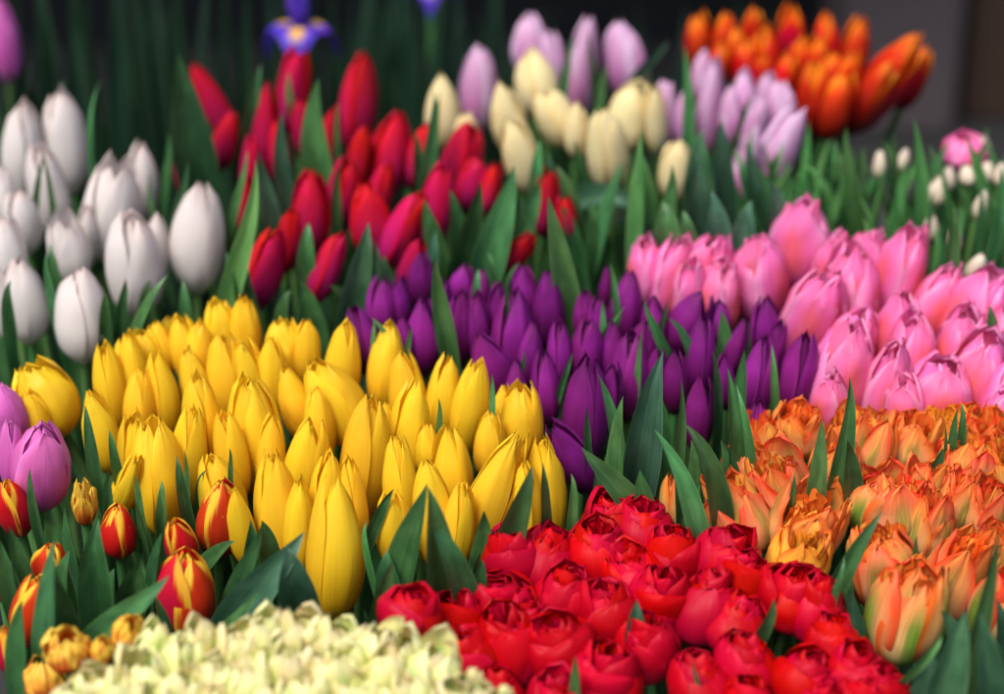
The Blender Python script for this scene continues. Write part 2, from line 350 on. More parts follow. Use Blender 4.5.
# ------------------------------------------------------------------ stems and leaves
def tube_mesh(pts, rad, mat, n=8):
    vs, fs, uvs = [], [], []
    for j, p in enumerate(pts):
        d = (pts[min(j + 1, len(pts) - 1)] - pts[max(j - 1, 0)]).normalized()
        a = d.orthogonal().normalized(); b = d.cross(a)
        if j: # keep the frame steady
            a = (pa - d * pa.dot(d)).normalized(); b = d.cross(a)
        pa = a; q = rad * (1.0 if j < len(pts) - 1 else 1.15)
        for i in range(n):
            t = 6.2832 * i / n; vs.append(p + (a * math.cos(t) + b * math.sin(t)) * q); uvs.append((i / n, j / len(pts)))
    for j in range(len(pts) - 1):
        for i in range(n):
            k = (i + 1) % n; fs.append((j * n + i, j * n + k, (j + 1) * n + k, (j + 1) * n + i))
    return mk('stem', vs, fs, mat, uvs)

def bez(p0, p1, p2, p3, t):
    s = 1 - t
    return p0 * s ** 3 + p1 * (3 * s * s * t) + p2 * (3 * s * t * t) + p3 * t ** 3

def leaf_mesh(p0, p1, p2, p3, w, face, mat, fold=.32, twist=0.0, seed=0, wave=.08):
    """blade along a bezier; w = full width; face = direction its inner side looks"""
    NV, NU = 22, 8
    vs, fs, uvs = [], [], []; sd = Vector((seed * 1.7, seed * .3, 0))
    for j in range(NV + 1):
        t = j / NV; p = bez(p0, p1, p2, p3, t)
        d = (bez(p0, p1, p2, p3, min(1, t + .02)) - bez(p0, p1, p2, p3, max(0, t - .02))).normalized()
        f = (face - d * face.dot(d)).normalized(); side = d.cross(f)
        a = twist * (t - .3); side2 = side * math.cos(a) + f * math.sin(a); f2 = f * math.cos(a) - side * math.sin(a)
        if t < .4: wd = .5 + .5 * math.sin(t / .4 * math.pi / 2)
        else: wd = max(0.0, 1 - ((t - .4) / .6) ** 1.45)
        hw = w * .5 * max(wd, .012)
        for i in range(NU + 1):
            s = i / NU * 2 - 1
            fd = fold * (abs(s) ** 1.3) * (1.2 - .2 * t)
            n1 = noise.noise(sd + Vector((s * .8 + (3 if s > 0 else 0), t * 4, 0)))
            vs.append(p + side2 * (hw * s * (1 - .12 * fold * abs(s))) + f2 * (hw * (fd + wave * 3 * n1 * abs(s) * .5)))
            uvs.append((i / NU, t))
    for j in range(NV):
        for i in range(NU):
            fs.append((j * (NU + 1) + i, j * (NU + 1) + i + 1, (j + 1) * (NU + 1) + i + 1, (j + 1) * (NU + 1) + i))
    return mk('leaf', vs, fs, mat, uvs)

# shared low leaves (grow from the stem, tips below the bloom)
AUTO = {}
def auto_leaves(matname):
    if matname not in AUTO:
        L = []
        r = random.Random(matname)
        for i in range(6):
            ln = r.uniform(.15, .20); o = r.uniform(.025, .05)
            L.append(leaf_mesh(Vector((0.002, 0, 0)), Vector((.02, 0, ln * .35)), Vector((o, r.uniform(-.01, .01), ln * .7)), Vector((o * r.uniform(.6, 1.4), r.uniform(-.02, .02), ln)),
                               r.uniform(.028, .042), Vector((-1, 0, .1)), M[matname], fold=.5, twist=r.uniform(-.6, .6), seed=i))
        AUTO[matname] = L
    return AUTO[matname]

# ------------------------------------------------------------------ bunches
BUN = {}      # bunch name -> list of dicts (root, head, u, v)
def bunch(name, colour, kind, items, dz=0.0, leafmat='leaf', leaves=1, conv=.55, cat='tulip', phrase=None, lean=6, noun='tulip', ncol=5, group=None,
          stemr=.0034, ext=1.0, wf=1.13, tv=3):
    rows = sorted(items, key=lambda q: q[1]); nr = max(1, round(len(rows) / ncol)); place = {}
    for i in range(nr):
        row = sorted(rows[i * len(rows) // nr:(i + 1) * len(rows) // nr], key=lambda q: q[0])
        for j, q in enumerate(row): place[id(q)] = (i, j, nr, len(row))
    D = lambda v: depth(v) + dz
    cx = sum(q[0] for q in items) / len(items); cv = sum(q[1] for q in items) / len(items)
    cen = at(cx, cv, D(cv)); out = []
    r = random.Random(name)
    for n, q in enumerate(items):
        u, v, w, h, tilt = q[:5]; ex = q[5] if len(q) > 5 else {}
        if isinstance(ex, str): ex = {'l': ex}
        kd = ex.get('k', kind); d = D(v) + ex.get('d', 0)
        if ext > 1 and not ex.get('ne'):
            g_ = h * (ext - 1); h += g_; v += g_ / 2 * math.cos(R(tilt)); u -= g_ / 2 * math.sin(R(tilt))
        psi = PITCH + R(ex.get('lean', lean + r.uniform(-4, 6)))
        tl = R(tilt + r.uniform(-1, 1) * tv)
        ax = XR * (math.sin(tl) * math.cos(psi)) + UPV * (math.cos(tl) * math.cos(psi)) - FW * math.sin(psi)
        W = ex.get('wf', wf) * w * d / F; L = max(.5 * W, (h * 1.04 - .22 * w * math.sin(psi)) * d / F / math.cos(psi))
        base = at(u, v, d) - ax * (L / 2)
        root = Vector((cen.x + (base.x - cen.x) * conv, cen.y + (base.y - cen.y) * conv, 0.03))
        root.x += r.uniform(-.006, .006); root.y += r.uniform(-.006, .006)
        e = bpy.data.objects.new(noun.replace(' ', '_'), None); e.location = root; e.empty_display_size = .02; link(e)
        core, pets = protos(kd)[ex.get('var', r.randrange(KIND[kd]['variants'])) % KIND[kd]['variants']]
        b = bpy.data.objects.new('bloom', core); link(b, e)
        rot = ax.to_track_quat('Z', 'Y').to_matrix() @ Matrix.Rotation(ex['roll'] if 'roll' in ex else r.uniform(0, 6.28), 3, 'Z')
        b.matrix_basis = Matrix.Translation(base - root) @ rot.to_4x4() @ Matrix.Diagonal((W, W, L, 1))
        for me, ang in pets:
            p = bpy.data.objects.new('petal', me); link(p, b); p.rotation_euler.z = ang
        p0 = Vector((0, 0, 0)); p3 = base - root + ax * (L * .02); hh = p3.length
        c1 = Vector((0, 0, hh * .4)) + Vector((p3.x, p3.y, 0)) * .2; c2 = p3 - ax * (hh * .33)
        s = bpy.data.objects.new('stem', tube_mesh([bez(p0, c1, c2, p3, k / 9) for k in range(10)], ex.get('sr', stemr), M['stem'])); link(s, e)
        for k in range(ex.get('leaves', leaves)):
            t = r.uniform(.42, .55); pp = bez(p0, c1, c2, p3, t)
            lf = bpy.data.objects.new('leaf', r.choice(auto_leaves(leafmat))); link(lf, e)
            lf.location = pp; sc = (p3.z - pp.z) / .18 * r.uniform(.65, .98); lf.scale = (r.uniform(.9, 1.2), r.uniform(.9, 1.2), sc)
            lf.rotation_euler = (0, 0, r.uniform(0, 6.28))
        i, j, nrw, nc = place[id(q)]
        if 'l' in ex: lab = ex['l']
        else:
            ordn = ['first', 'second', 'third', 'fourth', 'fifth', 'sixth', 'seventh', 'eighth', 'ninth', 'tenth', 'eleventh', 'twelfth', 'thirteenth', 'fourteenth', 'fifteenth']
            how = 'leaning right' if tilt > 9 else 'leaning left' if tilt < -9 else 'upright'
            row = 'back' if i == 0 else 'front' if i == nrw - 1 else ordn[i]
            pl = ('leftmost' if j == 0 else 'rightmost' if j == nc - 1 else ordn[j] + ' from left')
            lab = f"{how} {colour} {noun}, {pl} in {row} row of the {phrase or name}"
        tag(e, lab, cat, group or f"{colour} {noun}s in the {phrase or name}")
        out.append(dict(root=e, u=u, v=v, head=base, kind=kd))
    BUN[name] = out
    xs = [o['root'].location.x for o in out]; ys = [o['root'].location.y for o in out]
    return (min(xs), max(xs), min(ys), max(ys))

def leaves_at(name, rows, dz=0.0, mat='leaf'):
    """hand placed blades: (u0,v0,u1,v1,width px, bend px, opts)"""
    out = BUN[name]; r = random.Random(name + 'l')
    for q in rows:
        u0, v0, u1, v1, w, bend = q[:6]; ex = q[6] if len(q) > 6 else {}
        d0 = depth(v0) + dz + ex.get('d', 0) * (.45 if ex.get('d', 0) < 0 else 1)
        ln = math.hypot(u1 - u0, v1 - v0)
        up = (v0 - v1) / F * d0
        d1 = d0 - up * math.tan(PITCH) * ex.get('lean', .8) + ex.get('dt', 0)
        P2 = at(u0, v0, d0); P3 = at(u1, v1, d1)
        dirv = (P3 - P2); 
        P0 = P2 - dirv.normalized() * (.035) + Vector((0, .035, -.05))
        m1 = P2 + dirv * .15
        nrm = Vector((-dirv.z, 0, dirv.x)).normalized()
        m2 = P2 + dirv * .62 - nrm * ((bend + r.uniform(-7, 7)) / F * d0) + FW * r.uniform(-.012, .014)
        P3 = P3 + FW * r.uniform(-.006, .010)
        m1 = P2 + dirv * .12 - nrm * (bend / F * d0) * .6
        best = min(out, key=lambda o: math.hypot(o['u'] - (u0 + u1) / 2, (o['v'] - v0)) )
        face = (-FW * .8 + UPV * .25 + XR * ex.get('turn', r.uniform(-.7, .7)))
        W = w * d0 / F * .93
        me = leaf_mesh(P0, m1, m2, P3, W, face, M[ex.get('m', mat)], fold=ex.get('fold', .45), twist=ex.get('tw', r.uniform(-.5, .5)), seed=r.randrange(100))
        loc = best['root'].location
        for vv in me.vertices: vv.co -= loc
        o = bpy.data.objects.new('leaf', me); link(o, best['root'])

CR = {}
Y, YO = 'yellow', 'yellow_open'
def k(kk, l=None, **e):
    d = dict(k=kk, **e)
    if l: d['l'] = l
    return d

# ---- every flower: (u, v, width, height, tilt) of its bloom in the photograph's pixels
CR['white tulips'] = bunch('white bunch', 'white', 'white', [
 (197,235,54,106,5,"closed egg-shaped white tulip standing alone nearest the red tulips"),
 (136,262,54,102,4,"tall white tulip behind the dark leaf, beside the lone egg-shaped white one"),
 (156,252,26,78,6,k('white',"narrow white bloom peeping out behind the tall white tulip beside the dark leaf",d=.02)),
 (110,205,56,104,6,k('white_open',"large white tulip with split tip in the middle of the white bunch")),
 (143,180,30,74,2,k('white',"slim white tulip half hidden behind the large split-tipped white one",d=.02)),
 (69,248,40,68,-3,k('white_open',"short white tulip with pointed tip just above the fat front white one")),
 (88,235,22,60,8,k('white',"sliver of a white bloom behind the short pointed white tulip",d=.02)),
 (84,313,54,92,6,"fat white tulip standing front most, touching the yellow tulips"),
 (25,297,46,84,-2,"white tulip with folded tip in front at the photo's left edge"),
 (8,252,36,74,0,"white tulip cut by the left edge, above the folded-tip white one"),
 (22,220,34,62,-4,"small white tulip second from left edge, below the greyish white pair"),
 (24,150,42,92,8,"greyish white tulip at the back left of the white bunch"),
 (64,140,42,94,-8,"tallest white tulip, leaning left over the back of the white bunch"),
 (49,188,38,88,-3,"white tulip crossed by a thin dark leaf below the tallest one"),
 (2,300,30,74,-4,"white tulip mostly cut off by the left edge beside the folded-tip one"),
 (3,195,26,60,0,"white bloom barely showing at the left edge above the small white tulip"),
], leafmat='leaf', phrase='white bunch', ncol=4, conv=.7, wf=1.06, ext=1.04)
leaves_at('white bunch', [
 (93,172,99,78,15,-3,dict(m='leaf_bright',lean=.6)), (50,232,40,145,10,3), (211,300,256,160,26,14,dict(m='leaf_bright')), (128,335,166,274,22,6,dict(d=-.03,m='leaf')),
 (115,315,124,278,14,0,dict(d=-.03)), (58,285,48,243,13,0,dict(d=-.03,m='leaf_bright')), (55,320,46,252,14,-4,dict(m='leaf_bright')), (163,230,188,160,14,6), (158,225,150,170,12,0), (62,130,66,78,10,0),
 (190,340,182,280,22,0,dict(d=.06)), (100,330,104,290,16,0), (10,140,22,95,20,0,dict(d=.08)), (5,330,10,280,20,0), (150,330,150,280,24,0,dict(d=.07)), (230,330,225,250,30,8,dict(d=.05)), (250,330,246,262,26,0,dict(d=.05)), (28,225,44,150,9,0), (8,120,30,60,16,4,dict(d=.1,m='leaf_shaded')), (20,110,6,70,16,4,dict(d=.1,m='leaf_shaded')),
])

CR['red tulips'] = bunch('red bunch', 'crimson', 'crimson', [
 (212,100,28,72,-17,"slender crimson tulip leaning left beside the broad pale green leaf"),
 (226,135,28,52,8), (186,153,26,60,0,"small crimson tulip nearest the white bunch"), (264,130,32,88,4), (293,82,34,70,2,"crimson tulip with a green leaf across its face, right under the iris"),
 (303,125,26,52,4), (359,94,40,82,4,"tallest crimson tulip standing at the back of the red bunch"), (389,150,46,78,8), (355,162,28,72,0), (463,157,46,70,14,"wide crimson tulip standing just in front of the ivory ones"),
 (438,200,36,72,10), (312,208,44,76,16), (372,215,46,64,6), (404,224,38,72,16), (267,264,42,76,30,"low crimson tulip leaning right above the yellow tulips"),
 (328,262,32,64,16,"small crimson tulip with blue-green leaf on its right, near the yellow peak"), (412,262,28,50,4), (345,188,38,60,6), (474,180,34,46,20), (548,196,28,58,14,"crimson tulip behind the tall pointed leaf of the purple bunch"),
 (566,214,22,38,4), (515,247,38,44,40,"crimson tulip tipped over to the right at the edge of the red bunch"), (490,186,24,44,10), (250,165,26,60,-4), (280,150,24,60,4), (330,140,30,62,6), (380,190,30,60,8), (420,150,30,56,6), (245,205,26,60,10), (290,235,28,52,14),
], leafmat='leaf_blue', phrase='red bunch', ncol=5, leaves=1, ext=1.2, wf=1.02, tv=15)
leaves_at('red bunch', [
 (196,170,178,52,50,-8,dict(turn=.2,lean=1)), (160,185,166,130,14,4,dict(m='leaf_bright')), (236,140,260,64,22,4), (292,205,282,112,24,-4,dict(m='leaf_blue')), (299,118,289,70,16,-2,dict(d=-.05)),
 (325,185,318,78,38,-8), (342,180,338,100,12,0), (412,195,434,90,24,8,dict(m='leaf_bright')), (304,265,307,222,22,0,dict(d=-.02)), (342,305,368,222,34,6,dict(m='leaf_blue')), (372,305,374,240,20,0,dict(m='leaf_blue')),
 (448,262,480,180,36,8), (478,268,514,165,40,8), (500,260,520,195,26,6), (274,240,258,150,30,-6,dict(m='leaf_blue')), (225,230,248,150,18,6), (232,260,262,195,16,4,dict(m='leaf_bright')),
 (336,210,340,165,12,0,dict(d=-.03)), (418,170,414,130,14,0), (240,250,232,190,26,0,dict(d=.05)), (310,330,300,280,34,0,dict(d=.05)), (350,320,330,285,30,4,dict(d=.05)), (285,330,290,290,30,0,dict(d=.05)),
 (458,240,450,190,24,0), (395,300,385,255,24,0,dict(m='leaf_blue')), (440,250,425,200,24,0), (515,230,540,180,26,4),(430,280,436,230,20,0,dict(m='leaf_blue')),
])

CR['ivory tulips'] = bunch('ivory bunch', 'ivory', 'ivory', [
 (607,145,42,76,0,"plump ivory tulip standing front most of the ivory ones"), (630,112,46,66,4,"ivory tulip touching the top of the plump front one"), (654,118,24,60,-8),
 (536,80,44,62,-14,"ivory tulip at the back leaning left in front of two lilac ones"), (556,115,40,56,-20), (507,116,36,66,-12), (518,152,36,72,-14,"ivory tulip leaning left beside the wide crimson one"),
 (676,167,36,58,0,"short ivory tulip rising from a broad leaf below the lilac tulips"), (442,110,38,68,-2,"ivory tulip with a green leaf on its left, standing among the reds"), (466,134,26,46,0), (577,128,26,50,0),
], leafmat='leaf', phrase='ivory group', leaves=2, ext=1.1, wf=1.03, tv=6)
CR['lilac tulips'] = bunch('lilac bunch', 'lilac', 'lilac', [
 (479,82,38,76,0,"dusky lilac tulip between the two ivory tulips at the bunch's left end"), (529,42,36,52,-2), (552,58,28,54,0), (581,62,32,84,0,"long lilac tulip second from the broad lilac one"), (627,56,42,64,0,"broad lilac tulip standing directly above the ivory pair"),
 (662,110,28,62,0), (684,112,20,52,6), (709,100,26,80,2,"tall slim lilac tulip just below the orange-red tulips"), (780,112,34,60,4), (776,150,42,88,18,"largest lilac tulip leaning right beside the green bed"), (744,100,28,56,-4), (746,163,28,76,14,"lilac tulip bent right in front of the largest lilac one"),
 (731,112,22,50,0), (703,72,22,44,0), (765,92,24,40,0),(755,120,24,50,8),
], leafmat='leaf', phrase='lilac bunch', leaves=2, dz=.03, ext=1.15, wf=1.1, tv=5)
leaves_at('ivory bunch', [
 (580,196,640,216,34,-12,dict(fold=.7,m='leaf_blue',lean=.3,turn=0)), (638,245,642,130,28,6,dict(m='leaf_bright')), (600,230,622,160,24,4), (660,250,672,165,30,4), (690,240,694,150,34,0,dict(m='leaf_blue')), (560,200,548,150,22,-3), (575,215,556,165,22,0), (530,200,540,140,20,4,dict(m='leaf_bright')),
 (585,190,575,140,16,-4), (650,190,642,150,18,0,dict(m='leaf_bright')), (430,180,440,90,20,6,dict(m='leaf_bright',d=-.02)), (600,260,590,200,36,0,dict(d=.05)), (640,270,652,215,36,0,dict(d=.05)), (670,260,664,200,40,0,dict(m='leaf')), (570,260,560,205,34,0,dict(d=.05)),
])
leaves_at('lilac bunch', [
 (692,140,684,45,14,-3,dict(m='leaf_bright')), (700,200,702,130,36,0,dict(m='leaf_blue')), (725,210,722,120,30,0,dict(m='leaf_blue')), (728,140,752,92,14,4,dict(d=-.04)), (760,210,748,140,28,0,dict(m='leaf_blue',d=.03)), (562,90,574,36,12,4), (600,110,606,60,14,0), (640,60,668,40,12,4,dict(m='leaf_shaded')),
 (780,230,768,180,34,0,dict(m='leaf_blue')), (720,250,712,190,36,0,dict(m='leaf_blue')), (745,250,752,200,34,0,dict(m='leaf_blue')), (690,260,684,210,30,0,dict(m='leaf')), (596,80,590,30,10,0), (645,110,650,70,14,0),
])

CR['orange-red tulips'] = bunch('flame bunch', 'orange-red', 'flame', [
 (698,38,28,50,-2,"leftmost orange-red tulip at the top of the picture"), (723,38,26,48,0), (714,62,28,44,0), (752,34,26,50,0), (768,56,32,56,0), (792,34,32,52,2), (745,62,28,44,-4), (828,44,30,52,6), (854,50,30,56,8),
 (843,80,34,56,14), (812,92,38,64,0), (838,100,34,56,12), (887,78,44,92,34,"largest orange-red tulip leaning right, apart from its bunch"), (915,72,28,54,18,"orange-red tulip at the right end, behind the largest leaning one"), (780,80,28,50,0), (800,62,26,46,0), (735,50,24,44,0), (815,60,26,46,4), (872,92,30,64,28), (762,72,24,40,0), (828,76,24,44,6),
], leafmat='leaf', phrase='orange-red bunch', dz=.05, leaves=2, ncol=6, ext=1.2, wf=1.05, tv=7)

CR['pink tulips'] = bunch('pink bunch', 'pink', 'pink', [
 (645,262,30,48,0,"small pink tulip nearest the purple bunch's tall leaf"), (672,266,34,64,0), (705,260,44,58,10), (718,290,40,62,14), (800,234,52,66,2,"pink tulip standing highest at the back of the pink bunch"), (757,266,52,66,-2),
 (810,306,48,74,4), (853,288,48,74,4), (862,254,36,50,0), (897,268,42,78,4,"tall pink tulip with pale edges right of the centre of the pink bunch"), (935,294,38,62,8), (975,305,52,74,12,"wide pink tulip near the right edge above a dark leaf"), (898,328,40,68,0),
 (842,366,52,88,2,"large pink tulip right beside the dark front purple one"), (884,380,42,78,-4), (938,386,58,58,12,"squat magenta-pink tulip above the orange bunch's short leaves"), (975,366,50,72,0), (1002,388,34,60,6), (850,332,40,52,0), (830,262,34,56,0), (690,290,34,58,0),
 (960,336,40,60,6), (912,350,40,66,6), (1000,340,38,60,6), (832,300,34,60,0), (828,398,34,50,-2), (905,400,36,54,2), (1000,412,34,44,0),
], leafmat='leaf', phrase='pink bunch', ncol=6, leaves=1, ext=1.36, wf=1.26, tv=11)
leaves_at('pink bunch', [(996,345,992,305,20,4,dict(m='leaf',d=-.03)), (800,232,800,232,1,0)][:1])

CR['purple tulips'] = bunch('purple bunch', 'purple', 'purple', [
 (381,304,36,52,4), (362,337,36,60,-14,"purple tulip leaning left against the yellow tulips"), (420,276,28,50,2), (421,330,38,66,-4), (458,322,30,66,0), (476,322,30,62,-8), (461,280,28,34,0), (489,362,42,76,-20), (513,330,46,84,2,"broad purple tulip in the middle of the back half of the bunch"), (525,290,30,50,0), (547,305,36,66,-10),
 (585,312,26,44,0), (605,286,14,40,4), (625,302,36,62,-4), (588,345,38,62,0), (613,350,26,56,0), (640,346,38,64,0), (628,368,48,76,2,"broad purple tulip with tall leaf curling up beside it"), (690,316,44,62,24,"violet tulip leaning right over the pink bunch"), (701,352,34,70,2),
 (544,384,32,64,-6), (585,402,50,98,-4,"largest purple tulip at the front above the lone pointed leaf"), (676,377,28,54,2), (699,406,32,70,0,"purple tulip standing closest to the fresh green leaves"), (568,452,42,78,-38,"purple tulip tipped left behind the last yellow one"), (765,326,34,60,-2), (800,369,42,76,6,"dark purple tulip overlapping the pink bunch"), (759,372,38,74,4), (757,424,28,50,0,"lowest purple tulip just above the orange frilled ones"),
 (718,318,28,36,0), (440,300,26,50,0), (498,310,28,60,0), (560,350,28,60,-2), (600,320,26,50,0), (655,322,28,54,4), (400,300,24,50,0), (530,350,28,56,0), (400,340,26,50,-4), (735,345,24,54,4), (655,372,24,56,2), (480,290,24,40,0), (610,392,26,60,0), (775,345,22,50,4), (515,385,26,50,-6), (725,375,22,50,2),
], leafmat='leaf', phrase='purple bunch', ncol=6, ext=1.2, wf=1.0, tv=8)
leaves_at('purple bunch', [(470,300,478,268,12,8,dict(m='leaf_bright',d=-.03)), (500,300,520,262,10,-8,dict(m='leaf_bright',d=-.03)), (395,345,372,318,8,6,dict(m='leaf_bright',d=-.05)), (690,350,668,318,12,8,dict(m='leaf_bright',d=-.04)), (598,340,626,306,10,-6,dict(m='leaf_bright',d=-.04)), (560,380,572,352,8,0,dict(d=-.05)), 
 (572,312,548,196,32,-4,dict(lean=1,turn=.1,d=.0)), (450,335,436,256,24,-6,dict(m='leaf_bright',d=-.05)), (388,300,385,260,9,0), (496,290,488,252,14,-4,dict(m='leaf_bright')), (606,345,602,300,14,0,dict(m='leaf_bright')), (676,352,644,300,14,-4,dict(m='leaf_bright',d=-.05)), (729,352,721,310,20,-2,dict(m='leaf_bright')),
 (640,480,664,352,46,-10,dict(turn=.2,d=-.03,m='leaf_blue')), (618,450,598,374,18,8,dict(d=-.02)), (622,480,623,396,30,-4,dict(d=-.04,m='leaf')), (650,512,582,448,36,-6,dict(d=-.06,turn=.3)), (668,490,682,378,24,6,dict(d=-.05)), (700,530,655,430,26,10,dict(d=-.08,m='leaf_bright')), (718,510,685,424,30,12,dict(d=-.08)),
 (737,480,729,368,30,0,dict(d=-.03)), (755,470,738,385,12,3,dict(d=-.05,m='leaf_bright')), (588,455,587,406,13,0,dict(d=-.05)), (493,415,492,374,12,0,dict(d=-.05,m='leaf_bright')), (372,350,374,318,9,0,dict(d=-.05,m='leaf_bright')), (404,352,412,325,9,0,dict(d=-.05,m='leaf_bright')), (505,340,506,275,10,0), (652,345,668,300,12,0),
 (600,520,596,470,34,0,dict(d=.02)), (660,530,640,470,40,0,dict(d=.0)), (630,510,606,456,30,0,dict(d=.02)), (690,540,675,470,34,0,dict(d=.02)), (745,490,720,440,34,0,dict(d=.0)), (777,400,774,345,12,0,dict(d=-.04,m='leaf_bright')), (660,430,650,390,26,0,dict(d=.02)), (740,425,745,350,24,0,dict(d=.02)),
 (618,320,610,262,10,0,dict(m='leaf_bright')), (640,395,642,330,11,0,dict(m='leaf_bright')), (716,420,712,350,18,0,dict(m='leaf')), (545,500,548,450,26,0,dict(d=.05)), (520,385,524,350,10,0,dict(m='leaf')),(700,495,692,440,22,0,dict(d=-.05)),
])

CR['yellow tulips'] = bunch('yellow bunch', 'yellow', Y, [
 (44,393,58,68,-16,k(YO,"ragged-tipped yellow tulip at the far left, above the orchid-pink ones")), (34,416,32,56,-8,k(Y,"yellow tulip tucked in front of the ragged one at the far left")), (98,426,38,72,-12,k(Y,"yellow tulip leaning left with a dark leaf tip before it")),
 (110,382,34,80,-2), (134,372,34,84,-4), (138,402,32,70,0), (165,390,34,76,2), (148,350,34,44,-4,k(YO)), (186,345,34,60,-4), (203,416,42,92,2), (222,328,36,60,-8,k(YO,"ragged yellow tulip topping the bunch, left of its twin")), (246,330,34,66,8,k(YO,"ragged yellow tulip topping the bunch, right of its twin")),
 (226,372,42,80,0), (256,424,62,108,1,"very broad yellow tulip, third row, in the middle of the left half"), (284,345,40,60,-4,k(YO)), (306,348,32,62,10), (135,452,34,84,-2,k(YO)), (158,468,54,100,2,k(YO,"broad yellow tulip behind the two dark leaf tips near the striped tulips")), (188,448,38,90,4), (128,482,26,64,22), (222,490,48,76,-4,"yellow tulip right behind the upper striped red one"),
 (306,462,44,92,6), (296,398,34,66,-4), (334,398,54,84,-34,k(YO,"crumpled open yellow tulip leaning left in mid bunch")), (342,360,38,84,2,"slim yellow tulip standing at the back beside the first purple one"), (388,360,42,78,4), (408,390,38,80,0), (442,392,34,76,0), (470,402,36,86,4,k(YO)),
 (366,452,50,114,12,"long yellow tulip leaning right in the centre of the bunch"), (407,428,44,96,4), (399,480,36,94,0), (428,446,24,46,-2), (454,464,42,78,2), (431,506,46,100,-4,"pale-tipped yellow tulip rising behind the big fan of leaves"), (492,496,48,142,24,"longest yellow tulip, leaning strongly right over the red frilled ones"), (522,418,44,72,-2,k(YO,"yellow tulip at the bunch's upper right corner against the purples")), (547,483,38,92,2,k(YO,"last yellow tulip on the right, beside the tipped purple one")),
 (276,506,48,118,0,"yellow tulip left of the biggest one, behind dark leaves"), (326,500,40,104,4), (338,552,60,146,0,dict(l="biggest yellow tulip, front most, reaching down to the cream ones", ne=1)), (394,525,38,70,2), (250,372,34,70,0), (195,380,32,66,0), (272,372,32,70,2), (318,420,34,70,2), (490,440,32,60,6), (232,450,34,80,0), (270,450,30,76,0), (352,500,34,90,4), (200,350,30,56,0), (160,345,30,50,0), (500,410,26,50,0), (385,430,28,60,4), (460,520,34,80,8), (528,500,34,90,8), (300,520,34,90,0), (240,520,30,70,-4), (168,330,24,30,0), (125,358,26,44,-2),
], leafmat='leaf', phrase='yellow bunch', ncol=7, lean=0, ext=1.18, wf=1.05, tv=8)
leaves_at('yellow bunch', [
 (93,462,83,405,16,-2,dict(d=-.07)), (114,468,108,430,13,-2,dict(d=-.07)), (228,475,228,448,9,0,dict(d=-.1)), (400,600,427,484,54,-4,dict(d=-.04,turn=-.5,fold=.6,tw=0)), (432,600,428,486,52,4,dict(d=-.065,turn=.5,fold=.5,tw=0)), (462,596,428,518,36,8,dict(d=-.09,turn=.3,tw=0)),
 (366,526,393,490,18,6,dict(d=-.06)), (438,434,438,398,10,0,dict(d=-.05,m='leaf_bright')), (497,548,532,466,34,8,dict(d=-.06)), (542,530,543,462,24,2,dict(d=-.07,m='leaf')), (571,512,571,474,12,0,dict(d=-.07,m='leaf_bright')), (252,366,244,345,6,0,dict(d=-.05,m='leaf_bright')), (374,560,366,522,10,-5,dict(d=-.09,m='leaf_bright')),
 (292,612,288,548,54,0,dict(d=-.05,m='leaf_blue',turn=.3)), (480,560,484,510,30,4,dict(d=-.02)), (395,600,388,550,40,0,dict(d=-.02)), (372,625,392,560,30,-4,dict(d=-.05)), (475,600,482,560,24,0,dict(d=-.04)), (268,600,270,560,40,0,dict(d=-.02)),
])

CR['striped tulips'] = bunch('striped bunch', 'red-and-yellow', 'striped', [
 (13,506,36,58,-6,"red-and-yellow tulip cut by the left edge below the orchid-pink ones"), (84,500,24,46,4,k('flushed',"small yellow flushed tulip tucked beside the orchid-pink tulip's base",leaves=1)), (118,530,40,54,0,"small striped tulip second from left edge with yellow centre line"), (219,516,52,78,2,"striped red tulip in front of the yellow bunch, above the biggest striped one"),
 (181,541,36,52,-2,"striped tulip sandwiched just above the biggest striped one"), (186,594,64,86,8,"biggest striped red tulip with yellow tip, above the cream ones"), (49,564,40,50,4,"yellow-topped striped tulip behind a dark leaf at the left"), (30,610,42,72,14,"dark red striped tulip at the lower left edge"),
 (67,648,44,40,0,k('flushed',"double yellow tulip flushed red, middle of the low three at left",d=-.06)), (101,650,24,28,4,k('flushed',"tiny yellow flushed bloom between two bigger ones",d=-.06)), (128,633,36,42,8,k('flushed',"pointed yellow-and-red bloom next to the cream ones",d=-.06)), (45,677,44,40,-2,k('flushed',"yellow flushed bloom lowest in the bottom left corner")), (0,570,26,60,0), (8,650,30,50,0,k('striped','striped tulip hidden low in the bottom left corner')),
], leafmat='leaf', phrase='striped group', ncol=4, conv=.6, lean=10, leaves=2, ext=1.06, wf=1.04)
